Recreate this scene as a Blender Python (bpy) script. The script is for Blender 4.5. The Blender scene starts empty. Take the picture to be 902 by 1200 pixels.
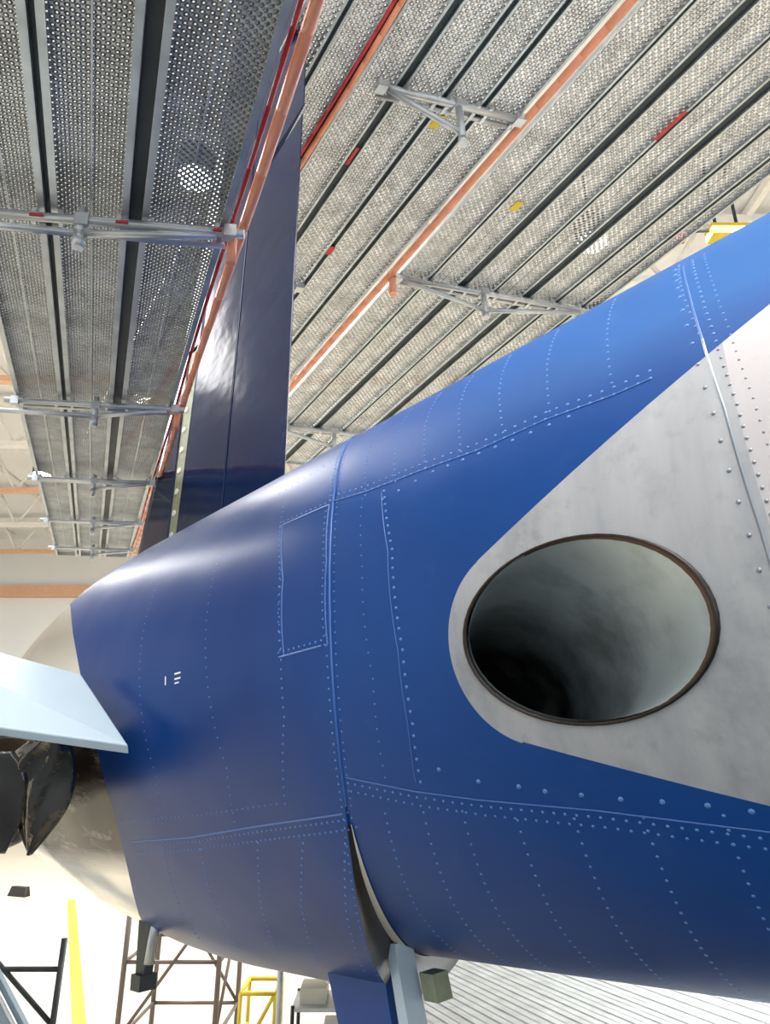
import bpy, bmesh, math, random
from mathutils import Vector as V
random.seed(3)
sc=bpy.context.scene
try:
    sc.view_settings.view_transform='Standard'
    sc.view_settings.look='None'
except Exception: pass

# ------------------------------------------------------------------ helpers
def empty(name):
    e=bpy.data.objects.new(name,None); sc.collection.objects.link(e); return e

class N:
    """tiny node-math helper"""
    def __init__(s,nt): s.nt=nt
    def m(s,op,a,b=None,c=None):
        n=s.nt.nodes.new('ShaderNodeMath'); n.operation=op
        for i,v in enumerate((a,b,c)):
            if v is None: continue
            if isinstance(v,(int,float)): n.inputs[i].default_value=v
            else: s.nt.links.new(v,n.inputs[i])
        return n.outputs[0]
    def mix(s,f,a,b):
        n=s.nt.nodes.new('ShaderNodeMix'); n.data_type='RGBA'
        for sock,v in ((n.inputs[0],f),(n.inputs[6],a),(n.inputs[7],b)):
            if isinstance(v,(int,float)): sock.default_value=v
            elif isinstance(v,tuple): sock.default_value=(*v,1)
            else: s.nt.links.new(v,sock)
        return n.outputs[2]
    def noise(s,vec,scale,detail=3,rough=.5):
        n=s.nt.nodes.new('ShaderNodeTexNoise'); n.inputs['Scale'].default_value=scale
        n.inputs['Detail'].default_value=detail; n.inputs['Roughness'].default_value=rough
        if vec is not None: s.nt.links.new(vec,n.inputs['Vector'])
        return n.outputs['Fac']
    def coord(s,k='Object'):
        return s.nt.nodes.new('ShaderNodeTexCoord').outputs[k]
    def scaled(s,v,sc_):
        n=s.nt.nodes.new('ShaderNodeMapping'); n.inputs['Scale'].default_value=sc_
        s.nt.links.new(v,n.inputs[0]); return n.outputs[0]
    def rng(s,v,a,b,c=0,d=1):
        n=s.nt.nodes.new('ShaderNodeMapRange')
        for i,x in enumerate((a,b,c,d)): n.inputs[i+1].default_value=x
        s.nt.links.new(v,n.inputs[0]); return n.outputs[0]
    def bump(s,h,strength,dist,bsdf):
        n=s.nt.nodes.new('ShaderNodeBump'); n.inputs['Strength'].default_value=strength
        n.inputs['Distance'].default_value=dist
        s.nt.links.new(h,n.inputs['Height']); s.nt.links.new(n.outputs[0],bsdf.inputs['Normal'])

def newmat(name):
    m=bpy.data.materials.new(name); m.use_nodes=True
    return m,m.node_tree,m.node_tree.nodes['Principled BSDF'],N(m.node_tree)

def mat(name,col,rough=.5,metal=0,var=.12,scale=6,bump=0,coat=0,emit=0,spec=.5):
    m,nt,b,n=newmat(name)
    f=n.noise(n.coord(),scale,4)
    dark=tuple(x*(1-var*1.6) for x in col); lite=tuple(min(1,x*(1+var)) for x in col)
    nt.links.new(n.mix(f,dark,lite),b.inputs['Base Color'])
    b.inputs['Roughness'].default_value=rough; b.inputs['Metallic'].default_value=metal
    b.inputs['Coat Weight'].default_value=coat; b.inputs['Specular IOR Level'].default_value=spec
    if bump: n.bump(f,.6,bump,b)
    if emit:
        b.inputs['Emission Color'].default_value=(*col,1); b.inputs['Emission Strength'].default_value=emit
    return m

class MB:
    def __init__(s): s.v=[];s.f=[];s.m=[];s.uv=[];s.sm=[]
    def face(s,idx,mi=0,uv=None,smooth=False):
        s.f.append(idx);s.m.append(mi);s.uv.append(uv or [(0,0)]*len(idx));s.sm.append(smooth)
    def quad(s,pts,mi=0,uv=None):
        b=len(s.v); s.v+= [tuple(p) for p in pts]; s.face(list(range(b,b+len(pts))),mi,uv)
    def prism(s,bot,top,mi=0):
        b=len(s.v);n=len(bot); s.v+=[tuple(p) for p in bot]+[tuple(p) for p in top]
        s.face([b+i for i in range(n)][::-1],mi); s.face([b+n+i for i in range(n)],mi)
        for i in range(n):
            j=(i+1)%n; s.face([b+i,b+j,b+n+j,b+n+i],mi)
    def box(s,c,hx,hy,hz,mi=0):   # c centre; half vectors
        c=V(c);hx=V(hx);hy=V(hy);hz=V(hz)
        lo=[c-hx-hy-hz,c+hx-hy-hz,c+hx+hy-hz,c-hx+hy-hz]
        s.prism(lo,[p+hz*2 for p in lo],mi)
    def tube(s,p,q,r,mi=0,seg=10):
        p=V(p);q=V(q);d=(q-p).normalized()
        t=V((0,0,1)) if abs(d.z)<.9 else V((1,0,0))
        x=d.cross(t).normalized();y=d.cross(x)
        b=len(s.v)
        for P in (p,q):
            for i in range(seg):
                a_=2*math.pi*i/seg; s.v.append(tuple(P+x*math.cos(a_)*r+y*math.sin(a_)*r))
        for i in range(seg):
            j=(i+1)%seg; s.face([b+i,b+j,b+seg+j,b+seg+i],mi,None,True)
        s.face([b+i for i in range(seg)][::-1],mi); s.face([b+seg+i for i in range(seg)],mi)
    def rows(s,rows,mi=0,closed=True,uvf=None,cap0=False,cap1=False):
        b=len(s.v);n=len(rows[0])
        for r in rows: s.v+=[tuple(p) for p in r]
        for k in range(len(rows)-1):
            for i in range(n if closed else n-1):
                j=(i+1)%n
                uv=None
                if uvf: uv=[uvf(k,i),uvf(k,i+1),uvf(k+1,i+1),uvf(k+1,i)]
                s.face([b+k*n+i,b+k*n+j,b+(k+1)*n+j,b+(k+1)*n+i],mi,uv,True)
        if cap0: s.face([b+i for i in range(n)][::-1],mi,[uvf(0,i) for i in range(n)][::-1] if uvf else None)
        if cap1: s.face([b+(len(rows)-1)*n+i for i in range(n)],mi,[uvf(len(rows)-1,i) for i in range(n)] if uvf else None)
    def obj(s,name,mats,parent=None,fix=True):
        me=bpy.data.meshes.new(name); me.from_pydata(s.v,[],s.f)
        for m in mats: me.materials.append(m)
        uvl=me.uv_layers.new(name='UVMap'); k=0
        for pi,p in enumerate(me.polygons):
            p.material_index=s.m[pi]; p.use_smooth=s.sm[pi]
            for u in s.uv[pi]: uvl.data[k].uv=u; k+=1
        if fix:
            bm=bmesh.new(); bm.from_mesh(me); bmesh.ops.recalc_face_normals(bm,faces=bm.faces); bm.to_mesh(me); bm.free()
        o=bpy.data.objects.new(name,me); sc.collection.objects.link(o)
        if parent: o.parent=parent
        return o

# ------------------------------------------------------------------ camera
cd=bpy.data.cameras.new('camera'); co=bpy.data.objects.new('camera',cd); sc.collection.objects.link(co)
co.location=(0,0,3.0); co.rotation_euler=(math.radians(110),0,0)
cd.sensor_fit='VERTICAL'; cd.sensor_height=36; cd.lens=24; cd.clip_start=.05; cd.clip_end=300
sc.camera=co

# ------------------------------------------------------------------ tail axis frame
P0=V((1.521,1.6136,3.4846)); A=V((-.7156,.6952,-.0687)).normalized()
E1=V((-.6968,-.7173,0)).normalized(); E2=V((-.0493,.0479,.9976)).normalized()
def sst(a,b,x):
    t=max(0,min(1,(x-a)/(b-a))); return t*t*(3-2*t)
prof=[(-3.4,.25),(-3.2,.36),(-2.6,.6),(-1.8,.84),(-1.0,.97),(-.4,1),(3.2,1),(3.7,.975),(4.2,.90),(4.8,.78),(5.5,.65),(6.5,.5),(7.5,.36),(8,.2)]
def prad(s):
    if s<=prof[0][0]: return prof[0][1]
    for (a,b),(c,d) in zip(prof,prof[1:]):
        if s<=c: return b+(d-b)*((s-a)/(c-a))
    return prof[-1][1]
def skew(ph):
    ph=(ph+180)%360-180
    return 1+8.5e-5*8000*(1-math.exp(-ph*ph/8000))
RS=1.36
def bodyr(s,ph,fwd=None):
    ph=(ph+180)%360-180
    r=prad(s)
    sig=s/skew(ph)
    isf = (sig>RS) if fwd is None else fwd
    if isf:
        ps=abs(ph+90)
        r+= .12*(1-sst(12,62,ps))*(1-sst(1.9,3.3,sig)) + .004*(1-sst(1.4,1.8,sig))
    return r
def pt(s,ph,off=0,fwd=None):
    r=bodyr(s,ph,fwd)+off; t=math.radians(ph)
    return P0+A*s+E1*(math.cos(t)*r)+E2*(math.sin(t)*r)
def fl(s,h,l=0): return P0+A*s+E2*h+E1*l

# ------------------------------------------------------------------ materials
def paint_mat():
    m,nt,b,n=newmat('fuselage_paint')
    sep=nt.nodes.new('ShaderNodeSeparateXYZ'); nt.links.new(n.coord('UV'),sep.inputs[0])
    S=sep.outputs[0]; PH=n.m('MULTIPLY',sep.outputs[1],100.0)
    L1=n.m('GREATER_THAN',n.m('SUBTRACT',n.m('SUBTRACT',24.58,n.m('MULTIPLY',S,28.6)),PH),0)
    L2=n.m('GREATER_THAN',n.m('ADD',n.m('ADD',PH,40.8),n.m('MULTIPLY',S,-21.0)),0)
    S1=n.m('LESS_THAN',S,.86)
    w=n.m('MULTIPLY',n.m('MULTIPLY',L1,L2),S1)
    ex=n.m('POWER',n.m('ABSOLUTE',n.m('DIVIDE',n.m('SUBTRACT',S,.79),.185)),2)
    ey=n.m('POWER',n.m('ABSOLUTE',n.m('DIVIDE',n.m('ADD',PH,11.5),12.3)),2)
    el=n.m('LESS_THAN',n.m('ADD',ex,ey),1)
    g=n.m('MAXIMUM',w,n.m('MULTIPLY',el,n.m('GREATER_THAN',S,.85)))
    q=n.m('ADD',PH,22.0); sb=n.m('ADD',2.77,n.m('MULTIPLY',n.m('MULTIPLY',q,q),.00028))
    ch=n.m('GREATER_THAN',S,sb)
    oc=n.coord()
    nz=n.noise(oc,2.2,5,.6); nf=n.noise(oc,14,5,.65)
    blue=n.mix(nz,(.002,.040,.19),(.005,.066,.28))
    wear=n.rng(nf,.58,.80,0,.12); blue=n.mix(wear,blue,(.10,.16,.30))
    top_light=n.m('MULTIPLY',n.rng(PH,16,26),n.rng(S,1.3,.2,0,.30)); blue=n.mix(top_light,blue,(.07,.22,.46))  # lighter blue paints the highlight onto the upper aft skin
    fwd=n.rng(S,1.36,1.75)
    blue=n.mix(n.m('MULTIPLY',fwd,.6),blue,(.001,.022,.13))
    st=n.noise(n.scaled(oc,(9,9,1.5)),1.6,4,.6)
    gray=n.mix(n.rng(st,.3,.7),(.33,.34,.36),(.44,.44,.45))
    blot=n.noise(oc,5.5,6,.7)
    gray=n.mix(n.rng(blot,.50,.72,0,.6),gray,(.22,.23,.24))
    gray=n.mix(n.rng(nf,.58,.74,0,.35),gray,(.15,.16,.17))
    pan=n.m('LESS_THAN',S,.265); gray=n.mix(n.m('MULTIPLY',pan,.6),gray,(.60,.54,.54))
    # dark reflection painted as a streaky brown band on the bare-metal forward section
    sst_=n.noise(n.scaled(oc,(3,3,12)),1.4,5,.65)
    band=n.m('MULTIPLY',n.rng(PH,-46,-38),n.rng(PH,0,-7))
    dark_refl=n.m('MULTIPLY',band,n.rng(sst_,.30,.48,.7,1.0))
    chc=n.mix(dark_refl,(.80,.78,.75),(.025,.018,.015))
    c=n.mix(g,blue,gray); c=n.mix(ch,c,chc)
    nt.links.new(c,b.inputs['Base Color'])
    chm=n.m('MULTIPLY',ch,n.m('SUBTRACT',1.0,dark_refl))
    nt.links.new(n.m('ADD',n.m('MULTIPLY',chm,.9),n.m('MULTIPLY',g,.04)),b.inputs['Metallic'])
    r=n.m('ADD',n.m('ADD',.46,n.m('MULTIPLY',g,.12)),n.m('ADD',n.m('MULTIPLY',ch,-.10),n.m('MULTIPLY',fwd,-.15)))
    nt.links.new(r,b.inputs['Roughness'])
    nt.links.new(n.m('ADD',.24,n.m('MULTIPLY',fwd,-.04)),b.inputs['Specular IOR Level'])
    wav=n.noise(oc,3.2,1,.4)
    n.bump(wav,.25,.03,b)
    return m
M_paint=paint_mat()
M_blue=mat('blue_paint',(.005,.045,.20),.34,0,.2,2,spec=.3)
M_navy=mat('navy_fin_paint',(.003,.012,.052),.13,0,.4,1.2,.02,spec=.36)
M_rivet=mat('rivet_blue',(.08,.20,.50),.32,.1,.1)
M_rivg=mat('rivet_gray',(.26,.29,.33),.35,.5,.1)
M_seam=mat('seam_blue',(.05,.14,.42),.35,0,.1)
M_cream=mat('primer_cream',(.70,.66,.55),.5,0,.1)
M_green=mat('primer_green',(.25,.28,.18),.5,.1,.3,20)
M_white=mat('white_marking',(.85,.86,.88),.4)
M_chrome=mat('polished_metal',(.42,.40,.38),.12,1,.3,3)
M_tan=mat('nacelle_liner',(.45,.38,.28),.5,.2,.2,8)
M_dark=mat('dark_composite',(.045,.04,.04),.3,.5,.4,4)
M_wrap=mat('crinkled_foil_cover',(.17,.16,.15),.10,.9,.6,5,.05)
M_plate=mat('light_paint',(.40,.49,.56),.35,0,.08,3,coat=.1)
M_rim=mat('heat_stained_rim',(.05,.04,.035),.3,.8,.4,12)
M_copper=mat('rim_inner_edge',(.10,.06,.045),.4,.7,.3,12)
M_galv=mat('galvanised_steel',(.46,.50,.51),.38,.7,.3,8)
M_galvd=mat('galvanised_steel_dark',(.04,.05,.055),.5,.4,.3,8)
M_tube=mat('scaffold_tube',(.54,.56,.57),.4,.6,.2,10)
M_orange=mat('orange_hose',(.80,.31,.18),.45,0,.15,5)
M_red=mat('red_paint',(.50,.03,.04),.5,0,.2,10)
M_yellow=mat('yellow_paint',(.70,.52,.03),.5,0,.1,10)
def perf_mat(name,N_,col,hr=.13,ringk=.6):
    m,nt,b,n=newmat(name)
    sep=nt.nodes.new('ShaderNodeSeparateXYZ'); nt.links.new(n.coord('UV'),sep.inputs[0])
    u=n.m('MULTIPLY',sep.outputs[0],N_); v=n.m('MULTIPLY',sep.outputs[1],N_)
    def d(o):
        x=n.m('SUBTRACT',n.m('FRACT',n.m('ADD',u,o)),.5); y=n.m('SUBTRACT',n.m('FRACT',n.m('ADD',v,o)),.5)
        return n.m('SQRT',n.m('ADD',n.m('MULTIPLY',x,x),n.m('MULTIPLY',y,y)))
    D=n.m('MINIMUM',d(100.0),d(100.5))
    hole=n.m('LESS_THAN',D,hr)
    nz=n.noise(n.coord(),5,5,.7)
    c=n.mix(n.rng(nz,.3,.7),tuple(x*.55 for x in col),tuple(min(1,x*1.35) for x in col))
    c=n.mix(n.rng(D,hr,hr+.13,ringk,0),c,(.015,.015,.015))   # punched burr round each hole
    nt.links.new(c,b.inputs['Base Color']); b.inputs['Roughness'].default_value=.38; b.inputs['Metallic'].default_value=.5
    n.bump(n.rng(D,.14,.34,1,0),1.0,.012,b)
    tr=nt.nodes.new('ShaderNodeBsdfTransparent'); mx=nt.nodes.new('ShaderNodeMixShader')
    nt.links.new(hole,mx.inputs[0]); nt.links.new(b.outputs[0],mx.inputs[1]); nt.links.new(tr.outputs[0],mx.inputs[2])
    out=[x for x in nt.nodes if x.type=='OUTPUT_MATERIAL'][0]
    nt.links.new(mx.outputs[0],out.inputs[0])
    return m
M_perfL=perf_mat('perforated_deck_fine',42,(.52,.55,.56),.12)
M_perfR=perf_mat('perforated_deck',17,(.80,.81,.79),.13,.85)
def duct_mat():
    m,nt,b,n=newmat('exhaust_duct_metal')
    sep=nt.nodes.new('ShaderNodeSeparateXYZ'); nt.links.new(n.coord('UV'),sep.inputs[0])
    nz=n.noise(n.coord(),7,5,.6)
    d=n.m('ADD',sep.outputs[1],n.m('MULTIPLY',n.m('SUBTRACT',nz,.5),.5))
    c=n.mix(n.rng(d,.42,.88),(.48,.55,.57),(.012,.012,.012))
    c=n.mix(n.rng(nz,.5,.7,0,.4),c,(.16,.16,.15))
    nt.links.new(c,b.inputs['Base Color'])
    b.inputs['Metallic'].default_value=.5; b.inputs['Roughness'].default_value=.38
    return m
M_duct=duct_mat()

# ================================================================== AIRCRAFT
air=empty('aircraft_tail_section')
mb=MB(); NP=144
sigs=[-3.4,-3.3,-3.2,-3,-2.8,-2.6,-2.4,-2.2,-2,-1.8,-1.6,-1.4,-1.2,-1]
x=-.9
while x<RS-.01: sigs.append(round(x,3)); x+=.08
sigs+=[(RS,0),(RS+.004,1)]
x=RS+.06
while x<5.6: sigs.append(round(x,3)); x+=.08
rows=[];suv=[]
for sg in sigs:
    fw=None
    if isinstance(sg,tuple): sg,fw=sg[0],bool(sg[1])
    row=[];ur=[]
    for i in range(NP+1):
        ph=-180+360*i/NP; s=sg*skew(ph)
        if i<NP: row.append(pt(s,ph,0,fw if fw is not None else sg>RS))
        ur.append((s,ph*.01))
    rows.append(row);suv.append(ur)
mb.rows(rows,0,True,lambda k,i:suv[k][i],True,True)
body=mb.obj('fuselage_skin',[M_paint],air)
# exhaust cut
SC,PC=.655,-11.3
def exel(k,n=48,g=1.0,off=0):
    t=2*math.pi*k/n; return pt(SC+.268*g*math.cos(t)+.012*math.sin(t),PC+10.5*g*math.sin(t),off)
nrm=(E1*math.cos(math.radians(PC))+E2*math.sin(math.radians(PC))).normalized()
tn=(-A*math.cos(math.radians(39))+nrm*math.sin(math.radians(39))); tn=(tn+E2*.26).normalized()
cut=MB(); rr=[[exel(k)+tn*.3 for k in range(48)],[exel(k)-tn*.80 for k in range(48)]]
cut.rows(rr,0,True,None,True,True)
cutter=cut.obj('cutter',[M_duct])
md=body.modifiers.new('exhaust_opening','BOOLEAN'); md.operation='DIFFERENCE'; md.object=cutter; md.solver='EXACT'
dg=bpy.context.evaluated_depsgraph_get(); nm=bpy.data.meshes.new_from_object(body.evaluated_get(dg),preserve_all_data_layers=True,depsgraph=dg)
body.modifiers.clear(); body.data=nm; bpy.data.objects.remove(cutter,do_unlink=True)
for p in body.data.polygons: p.use_smooth=True
try: body.data.set_sharp_from_angle(angle=math.radians(35))
except Exception: pass
# duct
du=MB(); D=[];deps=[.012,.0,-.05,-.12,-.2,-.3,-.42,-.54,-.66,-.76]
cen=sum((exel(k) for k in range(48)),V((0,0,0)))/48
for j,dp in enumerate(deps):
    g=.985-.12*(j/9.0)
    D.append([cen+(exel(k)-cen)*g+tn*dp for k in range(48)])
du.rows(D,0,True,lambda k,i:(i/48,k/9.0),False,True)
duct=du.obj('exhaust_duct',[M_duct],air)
rm=MB(); R=[[],[],[],[]]
for k in range(48):
    o0=exel(k,g=1.020,off=-.004);o1=exel(k,g=1.018,off=.008);o2=exel(k,g=1.0,off=.010);o3=exel(k,g=.985,off=.007)
    for l,p in zip(R,(o0,o1,o2,o3)): l.append(p)
rm.rows(R,0,True); rm.rows([R[3],[cen+(p-cen)*.990-tn*.006 for p in R[3]]],1,True); rm.obj('exhaust_rim',[M_rim,M_copper],air)

# rivets and seams
riv=MB()
def rivet(s,ph,r,mi):
    r*=1.08
    p=pt(s,ph,-.0005); t=math.radians(ph%360)
    n_=E1*math.cos(t)+E2*math.sin(t); x=A; y=n_.cross(A)
    b=len(riv.v); sg=7
    for rad,h in ((1,0),(.75,.42)):
        for i in range(sg):
            a_=2*math.pi*i/sg; riv.v.append(tuple(p+x*math.cos(a_)*r*rad+y*math.sin(a_)*r*rad+n_*h*r))
    riv.v.append(tuple(p+n_*r*.55))
    for i in range(sg):
        j=(i+1)%sg
        riv.face([b+i,b+j,b+sg+j,b+sg+i],mi,None,True); riv.face([b+sg+i,b+sg+j,b+2*sg],mi,None,True)
def isgray(s,ph):
    return (ph<24.58-28.6*s and ph>-40.8+21*s and s<.86) or (((s-.79)/.185)**2+((ph+11.5)/12.3)**2<1)
def walk(pts,sp):
    out=[]
    for (a,b),(c,d) in zip(pts,pts[1:]):
        L=math.hypot(c-a,math.radians(d-b)); n_=max(1,int(L/sp))
        for i in range(n_): out.append((a+(c-a)*i/n_,b+(d-b)*i/n_))
    out.append(pts[-1]); return out
def rline(pts,sp=.026,r=.0036,dbl=0):
    for s,ph in walk(pts,sp):
        for o in ((0,) if not dbl else (-dbl/2,dbl/2)):
            horiz=abs(pts[-1][0]-pts[0][0])>abs(math.radians(pts[-1][1]-pts[0][1]))
            s2,p2=(s,ph+math.degrees(o)) if horiz else (s+o,ph)
            if ((s2-SC)/.30)**2+((p2-PC)/11.5)**2<1: continue
            rivet(s2,p2,r,1 if isgray(s2,p2) else 0)
seam=MB()
def sline(pts,w=.005,h=.0012,mi=0):
    P=walk(pts,.03)
    horiz=abs(pts[-1][0]-pts[0][0])>abs(math.radians(pts[-1][1]-pts[0][1]))
    rw=[]
    for s,ph in P:
        dw=(0,math.degrees(w/2)) if horiz else (w/2,0)
        rw.append([pt(s-dw[0],ph-dw[1],-.001),pt(s-dw[0],ph-dw[1],h),pt(s+dw[0],ph+dw[1],h),pt(s+dw[0],ph+dw[1],-.001)])
    seam.rows(rw,mi,False)
def arc(s0,a,b,n=10,k=None):
    return [(s0*skew(a+(b-a)*i/n),a+(b-a)*i/n) for i in range(n+1)]
ring=arc(1.36,48,-30,16)
sline(ring,.0035); rline([(s+.016,p) for s,p in ring],.022,.0034); rline([(s-.016,p) for s,p in ring],.022,.003)
rline([(s+.016,p) for s,p in arc(1.36,-32,-85,12)],.022,.0034)
rline([(1.70,26),(1.60,10),(1.58,-6),(1.60,-15),(1.71,-29)],.026,.0034)
for q in ([(1.655,20.5),(1.42,20)],[(1.59,-5.5),(1.40,-5.5)]): sline(q,.005); rline([(a,b+.8) for a,b in q],.022,.0034)
for q in ([(1.655,20.5),(1.58,8),(1.565,-5.5)],[(1.42,20),(1.38,8),(1.375,-5.5)]): sline(q,.005); rline([(a+.012,b) for a,b in q],.022,.0034)
rline([(1.18,17.5),(1.125,6),(1.115,-9),(1.135,-19),(1.17,-27)],.026,.0044)
sline([(1.19,17.5),(1.14,6),(1.13,-9),(1.15,-19),(1.185,-27)],.002)
rline([(1.27,18),(1.235,5),(1.23,-12),(1.28,-26)],.03,.0026)
top=[(1.42,21.5),(1.26,20),(1.03,19),(.86,18),(.66,18),(.49,17),(.41,17)]
sline([(a,b-.7) for a,b in top[:]],.003); rline(top,.025,.0038,.022)
rline([(1.18,15.8),(1.0,17),(.75,16.2),(.60,16)],.05,.0045)
bot=[(1.42,-25.5),(1.2,-28.3),(1.02,-30),(.74,-32),(.43,-35),(.1,-38),(-.3,-40)]
sline(bot,.003); rline([(a,b-.9) for a,b in bot],.025,.0036); rline([(a,b-2.2) for a,b in bot],.025,.0034)
for s,p in [(1.10,-25.5),(1.0,-27.5),(.9,-28.5),(.84,-29.3),(.76,-30),(.68,-30.7),(.60,-31.2),(.52,-31.8),(.45,-32.6),(.38,-33.2),(.3,-34)]: rivet(s,p,.0058,0)
for s0,s1 in ((1.33,1.50),(1.20,1.35),(1.08,1.21),(.94,1.04),(.80,.88),(.65,.71),(.50,.55),(.35,.38),(.2,.21)):
    rline([(s0,-33 if s0<1 else -31.5),(s0*.4+s1*.6,-50),(s1,-68)],.028,.0036)
for s0,s1 in ((.30,.36),(.495,.53),(.65,.70),(.78,.86),(.91,1.0),(1.03,1.13),(1.14,1.25),(1.26,1.38)):
    rline([(s0,18.5),(s0*.45+s1*.55,30),(s1,44)],.026,.0035)
rs=[(.345,42),(.32,30),(.30,19),(.285,8),(.28,-6),(.285,-20),(.30,-34)]
sline([q for q in rs[:3]],.005,mi=0); sline(rs[2:],.005,mi=1); rline([(a-.022,b) for a,b in rs],.024,.0038); rline([(a-.05,b) for a,b in rs],.024,.0028); rline([(a+.02,b) for a,b in rs],.05,.0045)
for s0,k in ((2.0,20),(2.45,24)): rline([(s0*1.01,k),(s0*.99,0),(s0*.97,-22),(s0*1.0,-32)],.03,.003)
lf=[(2.74,-36),(2.3,-35),(1.9,-33),(1.46,-31)]
sline(lf,.005); rline([(a,b-1) for a,b in lf],.024,.0036); rline([(a,b-2.6) for a,b in lf],.024,.0036)
rline([(2.75,-31),(2.2,-30.5),(1.9,-29.5),(1.75,-29)],.028,.0032)
for s0,s1 in ((2.5,2.72),(2.25,2.45),(1.92,2.2),(1.7,2.0),(1.52,1.78)): rline([(s0,-36),(s0*.5+s1*.5,-48),(s1,-62)],.028,.0044)
rline([(2.3,30),(1.8,33),(1.45,36)],.03,.003)
riv.obj('rivets',[M_rivet,M_rivg],air); seam.obj('panel_seams',[M_seam,M_rivg],air)
pm=MB()
for s,p,w,h in ((2.23,-4,.004,.03),(2.15,-3.2,.02,.006),(2.15,-4.2,.02,.006),(2.155,-5.0,.014,.005)):
    q=math.degrees(h/2); pm.quad([pt(s+w,p-q,.0015),pt(s-w,p-q,.0015),pt(s-w,p+q,.0015),pt(s+w,p+q,.0015)])
pm.obj('placard_marks',[M_white],air)
# open joint at the lower half of the frame: cream seal strip with dark gap
sl=MB(); r1=[];r2=[]
for i in range(31):
    ph=-33-72*i/30; s=RS*skew(ph); t=i/30; w=.008+.055*math.sin(min(1,t*1.5)*math.pi/2)
    o=pt(s+.004,ph,.002,True); inn=pt(s-w,ph,.003,False); mid=pt(s-w*.25,ph,.003,False)
    r1.append([o,pt(s-.006,ph,.003,False),mid]); r2.append([mid,inn])
sl.rows(r1,1,False); sl.rows(r2,0,False)
o=sl.obj('joint_seal',[M_cream,M_dark],air)

# fin & rudder
def fpiece(name,c,th_,m):
    b=MB(); b.prism([fl(s,h,-t) for (s,h),t in zip(c,th_)],[fl(s,h,t) for (s,h),t in zip(c,th_)])
    o=b.obj(name,[m],air); bv=o.modifiers.new('bevel','BEVEL'); bv.width=.006; bv.segments=2; bv.limit_method='ANGLE'; return o
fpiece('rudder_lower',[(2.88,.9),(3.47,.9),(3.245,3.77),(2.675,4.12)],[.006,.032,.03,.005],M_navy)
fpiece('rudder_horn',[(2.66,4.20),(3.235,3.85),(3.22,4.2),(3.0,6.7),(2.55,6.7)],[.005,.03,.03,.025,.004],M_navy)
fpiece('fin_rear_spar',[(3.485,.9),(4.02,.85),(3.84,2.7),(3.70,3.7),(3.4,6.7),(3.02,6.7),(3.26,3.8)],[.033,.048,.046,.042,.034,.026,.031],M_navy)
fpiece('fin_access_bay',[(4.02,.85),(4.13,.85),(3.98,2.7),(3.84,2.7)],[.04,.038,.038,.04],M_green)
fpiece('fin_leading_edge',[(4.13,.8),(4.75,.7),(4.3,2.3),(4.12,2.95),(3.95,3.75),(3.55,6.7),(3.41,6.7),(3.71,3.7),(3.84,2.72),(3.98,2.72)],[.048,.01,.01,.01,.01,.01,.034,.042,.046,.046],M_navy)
sp=MB()
for hh in [1.25+.16*i for i in range(9)]:
    s_=4.08-(hh-.85)*.08; sp.tube(fl(s_,hh,.03),fl(s_,hh,.045),.022,0,12)
sp.obj('fin_bay_fasteners',[M_cream],air)

# ventral parts
vf=MB(); c=[(2.06,-.9),(1.78,-.88),(1.70,-1.3),(1.90,-1.36)]
vf.prism([fl(s,h,.40) for s,h in c],[fl(s,h,.45) for s,h in c],0)
vf.obj('ventral_strake',[M_blue],air)
vg=MB(); c=[(1.735,-.90),(1.70,-.90),(1.615,-1.3),(1.66,-1.3)]
vg.prism([fl(s,h,.38) for s,h in c],[fl(s,h,.46) for s,h in c],0)
c=[(1.66,-.98),(1.605,-.98),(1.59,-1.05),(1.645,-1.05)]
vg.prism([fl(s,h,.33) for s,h in c],[fl(s,h,.40) for s,h in c],1)
vg.obj('ventral_fairing_edge',[M_plate,M_green],air)
dm=MB()
dm.prism([fl(3.30,-.80,.40),fl(3.18,-.80,.40),fl(3.22,-1.17,.42),fl(3.29,-1.17,.42)],[fl(3.30,-.80,.46),fl(3.18,-.80,.46),fl(3.22,-1.17,.46),fl(3.29,-1.17,.46)],0)
dm.tube(fl(3.18,-.85,.43),fl(3.20,-1.10,.45),.02,1); dm.box(fl(3.25,-1.17,.44),A*.04,E1*.04,E2*.03,0); dm.tube(fl(3.34,-.85,.43),fl(3.28,-1.05,.44),.012,0)
dm.obj('drain_mast',[M_galvd,M_tube],air)

# strake plate + nacelle
pl=MB()
q=[V((-.865,2.43,3.049)),V((-1.2015,2.756,3.321)),V((-2.36,2.86,3.62)),V((-1.953,2.485,3.189))]
dn=V((0,.02,-.03))
pl.prism([p+dn for p in q],q,0)
o=pl.obj('engine_pylon_strake',[M_plate],air); bv=o.modifiers.new('bevel','BEVEL'); bv.width=.006; bv.segments=3
nc=MB(); C0=V((-1.45,2.805,2.893)); X1=E1;X2=E2
def nrow(s,r): return [C0+A*s+(X1*math.cos(2*math.pi*i/48)+X2*math.sin(2*math.pi*i/48))*r for i in range(48)]
nc.rows([nrow(s,r) for s,r in [(.35,.05),(.33,.13),(.30,.165),(.0,.19)]],1,True,None,True,False)
nc.rows([nrow(s,r) for s,r in [(0,.19),(-.01,.197),(0,.205),(.12,.225),(.35,.26),(.7,.31),(1.3,.35),(2.2,.36),(2.8,.33),(3.1,.29),(3.12,.26),(2.9,.24)]],0,True,None,False,True)
nc.obj('engine_nacelle',[M_chrome,M_tan],air)
def cr4(P,t):
    x=t*3; i=min(2,int(x)); f=x-i
    p0=P[max(0,i-1)];p1=P[i];p2=P[i+1];p3=P[min(3,i+2)]
    return .5*((2*p1)+(p2-p0)*f+(2*p0-5*p1+4*p2-p3)*f*f+(3*p1-p0-3*p2+p3)*f**3)
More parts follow.
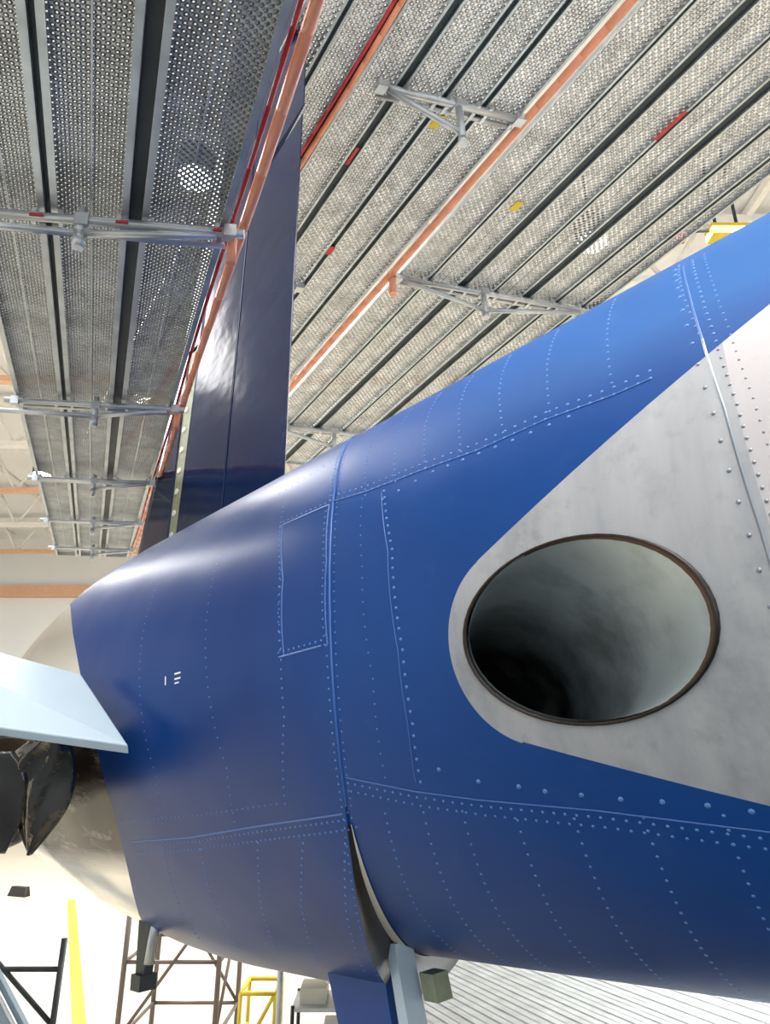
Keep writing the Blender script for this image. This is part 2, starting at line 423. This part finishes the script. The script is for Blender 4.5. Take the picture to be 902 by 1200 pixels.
def leaf(name,RT,LT,bul,m):
    dr=MB(); rw=[]
    for j in range(25):
        t=j/24; a_=cr4(RT,t); b_=cr4(LT,t); row=[]
        for i in range(21):
            f=i/20; wr=.012*math.sin(9*f+5*t)+.008*math.sin(17*f-11*t)
            row.append(a_.lerp(b_,f)+V((-.01,-1,0))*(bul*math.sin(math.pi*f)*(1-t*.8)+wr*math.sin(math.pi*f)))
        rw.append(row)
    dr.rows(rw,0,False); o=dr.obj(name,[m],air)
    sd=o.modifiers.new('solid','SOLIDIFY'); sd.thickness=.008
RT=[V((-1.105,2.530,3.065)),V((-1.085,2.563,2.975)),V((-1.115,2.609,2.840)),V((-1.235,2.660,2.690))]
LT=[V((-1.253,2.530,3.065)),V((-1.337,2.558,2.989)),V((-1.329,2.604,2.862)),V((-1.251,2.660,2.690))]
leaf('engine_cover_flap',RT,LT,.07,M_wrap)
RT=[V((-1.28,2.50,3.03)),V((-1.235,2.53,2.95)),V((-1.25,2.58,2.83)),V((-1.31,2.62,2.70))]
LT=[V((-1.60,2.50,3.02)),V((-1.72,2.53,2.93)),V((-1.72,2.58,2.80)),V((-1.60,2.62,2.70))]
leaf('engine_cover_fold',RT,LT,.05,M_wrap)
bl=MB()
b0=pt(3.35,6); nn=(E1*math.cos(math.radians(8))+E2*math.sin(math.radians(8)))
bl.prism([b0+A*.05-E2*.015,b0-A*.05-E2*.015,b0-A*.03-E2*.015+nn*.09,b0+A*.03-E2*.015+nn*.09],[b0+A*.05,b0-A*.05,b0-A*.03+nn*.09,b0+A*.03+nn*.09],0)
bl.obj('blade_antenna',[M_dark],air)

# ================================================================== PLATFORMS
def platform(name,O,d,c,planks,u0,u1,bars,perf,hoses,K=1.0,marks=(),stubs=(),legs=()):
    d=d.normalized();c=c.normalized();n_=c.cross(d); n_=n_ if n_.z>0 else -n_; n_.normalize()
    par=empty(name)
    def W(u,v,h=0): return O+d*u+c*v+n_*h
    dk=MB();fr=MB()
    um=(u0+u1)/2;hl=(u1-u0)/2
    for (v0,v1) in planks:
        dk.quad([W(u0,v0,0),W(u1,v0,0),W(u1,v1,0),W(u0,v1,0)],0,[(u0,v0),(u1,v0),(u1,v1),(u0,v1)])
        w=v1-v0
        for sgn,vv in ((1,v0),(-1,v1)):
            fr.box(W(um,vv,-.022),d*hl,c*.0025,n_*.024,0)
            fr.box(W(um,vv+sgn*.010,-.045),d*hl,c*.010,n_*.002,0)
        fr.box(W(um,v0+w*.5,-.003),d*hl,c*.003,n_*.003,0)
        for uu in (u0,u1): fr.box(W(uu,(v0+v1)/2,-.018),d*.006,c*(w/2),n_*.018,0)
    for i in range(len(planks)-1):
        v=(planks[i][1]+planks[i+1][0])/2; g=planks[i+1][0]-planks[i][1]
        fr.box(W(um,v,-.012),d*hl,c*(g/2-.003),n_*.006,1)  # added dark strip, stands in for the black gap between planks
    dk.obj('deck',[perf],par,False); fr.obj('plank_flanges',[M_galv,M_galvd],par)
    br=MB()
    for (ub,va,vb,style) in bars:
        br.tube(W(ub,va-.05,-.075),W(ub,vb+.05,-.075),.022*K,0)
        br.tube(W(ub+.09,va,-.065),W(ub+.09,vb,-.065),.015*K,0)
        for (p0,p1) in planks:
            if p0<va-.05 or p1>vb+.05: continue
            for vv in (p0+.03,p1-.03): br.box(W(ub+.03,vv,-.06),d*.05*K,c*.010*K,n_*.022*K,0)
        if style:
            w=vb-va; vm=va+w*style[0]; dh=style[1]
            br.tube(W(ub,vm,-.03),W(ub,vm,-dh),.022*K,0)
            br.tube(W(ub,vm,-dh-.03),W(ub,vm,-dh+.03),.027*K,0)
            br.box(W(ub,vm,-.08),d*.03*K,c*.03*K,n_*.03*K,0)
            br.tube(W(ub,va+w*style[2],-.09),W(ub,vm,-dh*.82),.018*K,0)
            if len(style)>3: br.tube(W(ub,vm,-dh*.82),W(ub,va+w*style[3],-dh*style[4]),.018*K,0)
        for vv in (va,vb): br.box(W(ub,vv,-.075),d*.028*K,c*.028*K,n_*.03*K,0)
    for (lu,lv) in legs:
        p=W(lu,lv,-.06); br.tube(p,(p.x,p.y,0),.03,0); br.tube((p.x,p.y,.01),(p.x,p.y,.0),.07,1)
    br.obj('ledger_brackets',[M_tube,M_galvd],par)
    for hi,(v,r,h,m) in enumerate(hoses):
        hb=MB();prev=None;uu=u0
        while uu<=u1+.01:
            p=W(uu,v+.004*math.sin(uu*2.3+hi),h-.004*abs(math.sin(uu*1.9)))
            if prev is not None: hb.tube(prev,p,r,0,12)
            prev=p; uu+=.25
        for (su,svv,L,rr_) in stubs if hi==0 else (): hb.tube(W(su,svv,-.03),W(su,svv,-.03-L),rr_,0,12)
        hb.obj('edge_pipe_%d'%(hi+1),[m],par)
    mk=MB()
    for (u,v,l,w,mi,*hh) in marks: mk.box(W(u,v,hh[0] if hh else -.047),d*l,c*w,n_*.004,mi)
    if marks: mk.obj('paint_marks',[M_red,M_yellow],par)
    return W
dl=V((-346,822,81)); cl=V((1,.12,0))
OL=V((-.212,1.093,4.675))
pk=[(-.838,-.600),(-.575,-.335),(-.285,-.012)]
WL=platform('scaffold_platform',OL,dl,cl,pk,-1.2,7.5,
  [(.81,-.84,0,(.43,.15,.95,-.1,.8)),(2.45,-.84,0,(.5,.17,.95,-.1,.8)),(3.98,-.84,0,(.5,.17,.95)),(5.4,-.84,0,(.5,.17,.95)),(6.8,-.84,0,(.5,.17,.95)),(-.7,-.84,0,(.5,.17,.9))],
  M_perfL,[(.045,.017,-.03,M_orange),(.008,.007,-.02,M_red)],.72,
  [(.80,-.62,.012,.02,0,-.08),(.80,-.35,.012,.02,0,-.08),(.80,-.04,.014,.014,0,-.08),(2.45,-.3,.012,.02,0,-.08)],[(.86,.02,.13,.016),(2.5,.02,.13,.016)])
dr_=V((-.5583,.8222,-.1111)); cr=V((1,.26,0))
OR=V((.091,3.552,8.444))
pa=[(-.62,-.34),(-.30,-.03),(.06,.37),(.44,.77),(.82,1.13),(1.18,1.50)]
WA=platform('scaffold_platform',OR,dr_,cr,pa,-2.0,7.4,
  [(.66,.25,1.5,(.55,.55,.05)),(3.2,-.2,.75,(.6,.45,.1)),(5.8,.3,1.5,(.5,.4,.1)),(-1.4,.2,1.5,(.5,.4,.1))],
  M_perfR,[(0.02,.024,-.06,M_orange),(-.03,.015,-.05,M_red),(1.56,.036,-.07,M_orange)],1.5,
  [(.9,.9,.07,.04,1,-.008),(1.4,.4,.1,.015,0),(2.6,.8,.06,.03,0)],[(2.8,1.60,.3,.04)])
pb=[(1.66,2.00),(2.03,2.36),(2.46,2.80),(2.83,3.16),(3.26,3.58),(3.62,3.92),(3.96,4.12)]
WB=platform('scaffold_platform',OR,dr_,cr,pb,-2.0,7.4,
  [(2.8,1.66,4.1,(.42,.42,.02,.92,.3)),(6.2,1.66,4.1,(.42,.42,.02)),(-1.2,1.66,4.1,(.42,.42,.02))],
  M_perfR,[],1.5,[(.4,2.78,.16,.02,0),(1.6,2.2,.06,.04,1,-.008)])
# deck under the tail
dl2=V((-.45,.89,0)); cl2=V((.89,.45,0))
WD=platform('service_deck',V((.35,5.0,1.6)),dl2,cl2,[(-.3+.135*i,-.3+.135*i+.12) for i in range(32)],-3.2,3.2,[(-1,-.3,4,None),(1,-.3,4,None)],M_galv,[],1,(),(),[(a,b) for a in (-3,0,3) for b in (0,3.9)])

# ================================================================== HANGAR
M_floor=mat('epoxy_floor',(.52,.47,.37),.35,0,.08,.6)
M_wall=mat('hangar_wall',(.86,.86,.85),.6,0,.05,.4)
M_ceil=mat('hangar_ceiling',(.84,.84,.83),.7,0,.1,.5)
M_truss=mat('truss_paint',(.86,.83,.78),.5,0,.1)
M_trussO=mat('truss_orange',(.78,.45,.28),.5,0,.1)
def slab(name,x0,x1,y0,y1,z0,z1,m):
    b=MB(); b.box(((x0+x1)/2,(y0+y1)/2,(z0+z1)/2),((x1-x0)/2,0,0),(0,(y1-y0)/2,0),(0,0,(z1-z0)/2)); return b.obj(name,[m])
slab('floor',-30,30,-15,36,-.2,0,M_floor)
slab('wall_back',-30,30,36,36.3,0,14.5,M_wall)
slab('wall_left',-30.3,-30,-15,36,0,14.5,M_wall)
slab('wall_right',30,30.3,-15,36,0,14.5,M_wall)
slab('ceiling',-30,30,-15,36,14.5,14.7,M_ceil)
tb=slab('trim_1',-30,30,35.6,36,11.2,11.8,M_trussO)
for i,y in enumerate([-12,-6,0,6,12,16,20,24,28,32]):
    t=MB()
    t.box((0,y,14.2),(30,0,0),(0,.12,0),(0,0,.1),0); t.box((0,y,12.6),(30,0,0),(0,.1,0),(0,0,.09),i%2)
    x=-30
    while x<30:
        t.tube((x,y,12.6),(x+1,y,14.2),.05,0,6); t.tube((x+1,y,14.2),(x+2,y,12.6),.05,0,6); x+=2
    t.obj('roof_truss',[M_truss,M_trussO])
pu=MB()
for x in range(-28,30,4): pu.box((x,10,14.35),(.07,0,0),(0,25,0),(0,0,.1),0)
pu.obj('roof_purlins',[M_truss])
ho=MB(); ho.box((6.4,10.2,12.25),(.35,0,0),(0,.15,0),(0,0,.12),0); ho.tube((6.2,10.2,12.3),(6.2,10.2,14.5),.03,1); ho.tube((6.6,10.2,12.3),(6.6,10.2,14.5),.03,1); ho.box((5.5,10.2,12.2),(.08,0,0),(0,.08,0),(0,0,.12),2); ho.tube((5.5,10.2,12.3),(6.4,10.2,12.3),.03,1)
ho.obj('overhead_hoist',[M_yellow,M_galvd,M_red])
st=MB(); a0=V((-2.6,7.4,.004));a1=V((-7.17,17.7,.004)); dd=(a1-a0).normalized(); w=V((dd.y,-dd.x,0))*.08
st.prism([a0-w,a0+w,a1+w,a1-w],[p+V((0,0,.004)) for p in (a0-w,a0+w,a1+w,a1-w)]); st.obj('floor_stripe',[M_yellow])
M_lamp=mat('lamp_lens',(1,.95,.85),.5,0,0,emit=40)
for (x,y) in [(-3.26,9.05),(-6.7,16.6),(4,10.6),(9,16.6),(-12,22),(3,22),(14,24),(-3.8,2),(5,2)]:
    l=MB(); l.tube((x,y,12.4),(x,y,12.9),.32,0,20); l.tube((x,y,12.36),(x,y,12.41),.28,1,20); l.tube((x,y,12.9),(x,y,14.49),.03,0)
    l.obj('highbay_lamp',[M_galvd,M_lamp])
# unseen dark deck and rail, added to darken reflections and block floor bounce
wd=MB(); wd.box((-.4,-1.2,1.22),(3.8,0,0),(0,3.2,0),(0,0,.04),0)
for x in (-4.1,-1.6,.9,3.3):
    for y in (-4.3,1.9): wd.tube((x,y,0),(x,y,1.2),.035,1)
    wd.tube((x,-4.3,1.2),(x,-4.3,3.3),.025,1)
for z in (1.8,2.3,3.3): wd.tube((-4.1,-4.3,z),(3.3,-4.3,z),.025,1)
wd.box((-.4,-4.33,1.36),(3.8,0,0),(0,.02,0),(0,0,.1),0)
wd.obj('unseen_dark_deck',[M_galvd,M_tube])
# scaffold tower, stair, trestle
tw=MB()
X=(-2.75,-1.75);Y=(8.4,9.6)
for x in X:
    for y in Y: tw.tube((x,y,0),(x,y,1.7),.028)
for z in (.3,1.0,1.65):
    for x in X: tw.tube((x,Y[0],z),(x,Y[1],z),.02)
    for y in Y: tw.tube((X[0],y,z),(X[1],y,z),.02)
tw.tube((X[0],Y[0],.3),(X[1],Y[0],1.65),.018); tw.tube((X[1],Y[1],.3),(X[0],Y[1],1.65),.018); tw.tube((X[1],Y[0],.3),(X[1],Y[1],1.65),.018)
tw.obj('scaffold_tower',[mat('weathered_tube',(.16,.13,.12),.5,.4)])
ys=MB()
for x in (-1.45,-1.1):
    for y in (8.1,8.6): ys.tube((x,y,0),(x,y,.80),.02)
    ys.tube((x,8.1,.80),(x,8.6,.80),.022); ys.tube((x,8.1,.4),(x,8.6,.4),.02)
for y in (8.1,8.6): ys.tube((-1.45,y,.80),(-1.1,y,.80),.022); ys.tube((-1.45,y,.2),(-1.1,y,.80),.015)
ys.obj('yellow_trestle',[M_yellow])
ct=MB()
for x in (-.82,-.32):
    for y in (7.2,7.7):
        ct.tube((x,y,.1),(x,y,.95),.018,1); ct.tube((x-.02,y,.05),(x+.02,y,.05),.05,2,14)
for z in (.25,.6,.92): ct.box((-.57,7.45,z),(.26,0,0),(0,.26,0),(0,0,.015),0)
ct.box((-.65,7.45,.995),(.12,0,0),(0,.15,0),(0,0,.06),3); ct.box((-.45,7.4,.70),(.1,0,0),(0,.15,0),(0,0,.08),0)
ct.obj('tool_cart',[M_tube,M_galvd,M_dark,M_cream])
sr=MB(); T=V((-3.3,5.4,2.0));B=V((-1.6,5.15,.1)); wv=V((-.62,.25,0))
for o in (0,1):
    t0=T+wv*o;b0=B+wv*o; dz=V((.24,0,.20)); q4=[t0,b0,b0+V((0,.05,0)),t0+V((0,.05,0))]
    sr.prism(q4,[p+dz for p in q4],0)
for i in range(10):
    p=T.lerp(B,(i+.5)/10); sr.box(p+wv*.5+V((.05,0,.04)),wv*.5,V((.03,.08,0)),(0,0,.012),1)
for f in (.02,.35,.68,.98):
    p=T.lerp(B,f); sr.tube(p,p+V((0,0,.42)),.016,1)
sr.tube(T+V((0,0,.42)),B+V((0,0,.42)),.016,1)
for o in (0,1): sr.tube(V((T.x,T.y,0))+wv*o,T+wv*o,.03,1)
sr.tube((-2.4,5.9,0),(-2.4,5.9,1.75),.022,2); sr.tube((-3.3,5.9,1.95),(-2.4,5.9,1.2),.018,2); sr.tube((-3.4,5.9,1.55),(-2.4,5.9,1.55),.018,2)
sr.obj('access_stair',[mat('slate_paint',(.20,.27,.33),.4),M_tube,M_galvd])
ck=MB(); ck.prism([(-8.9,18.2,.0),(-8.4,18.0,.0),(-8.35,18.2,.0),(-8.85,18.4,.0)],[(-8.85,18.25,.2),(-8.45,18.1,.2),(-8.4,18.2,.2),(-8.8,18.35,.2)]); ck.obj('wheel_chock',[M_dark])

# ================================================================== LIGHT
def area(name,loc,rot,sx,sy,p,col=(1,.99,.98)):
    l=bpy.data.lights.new(name,'AREA'); l.shape='RECTANGLE'; l.size=sx; l.size_y=sy; l.energy=p; l.color=col
    o=bpy.data.objects.new(name,l); sc.collection.objects.link(o); o.location=loc; o.rotation_euler=rot
area('ceiling_light_bank',(-9,14,12.3),(0,0,0),8,16,5000)
area('ceiling_light_bank',(9,14,12.3),(0,0,0),8,16,5000)
area('ceiling_light_bank',(0,-4,12.3),(0,0,0),16,6,3400)
w=bpy.data.worlds.new('daylight'); sc.world=w; w.use_nodes=True
w.node_tree.nodes['Background'].inputs[0].default_value=(.86,.93,1,1); w.node_tree.nodes['Background'].inputs[1].default_value=1.7
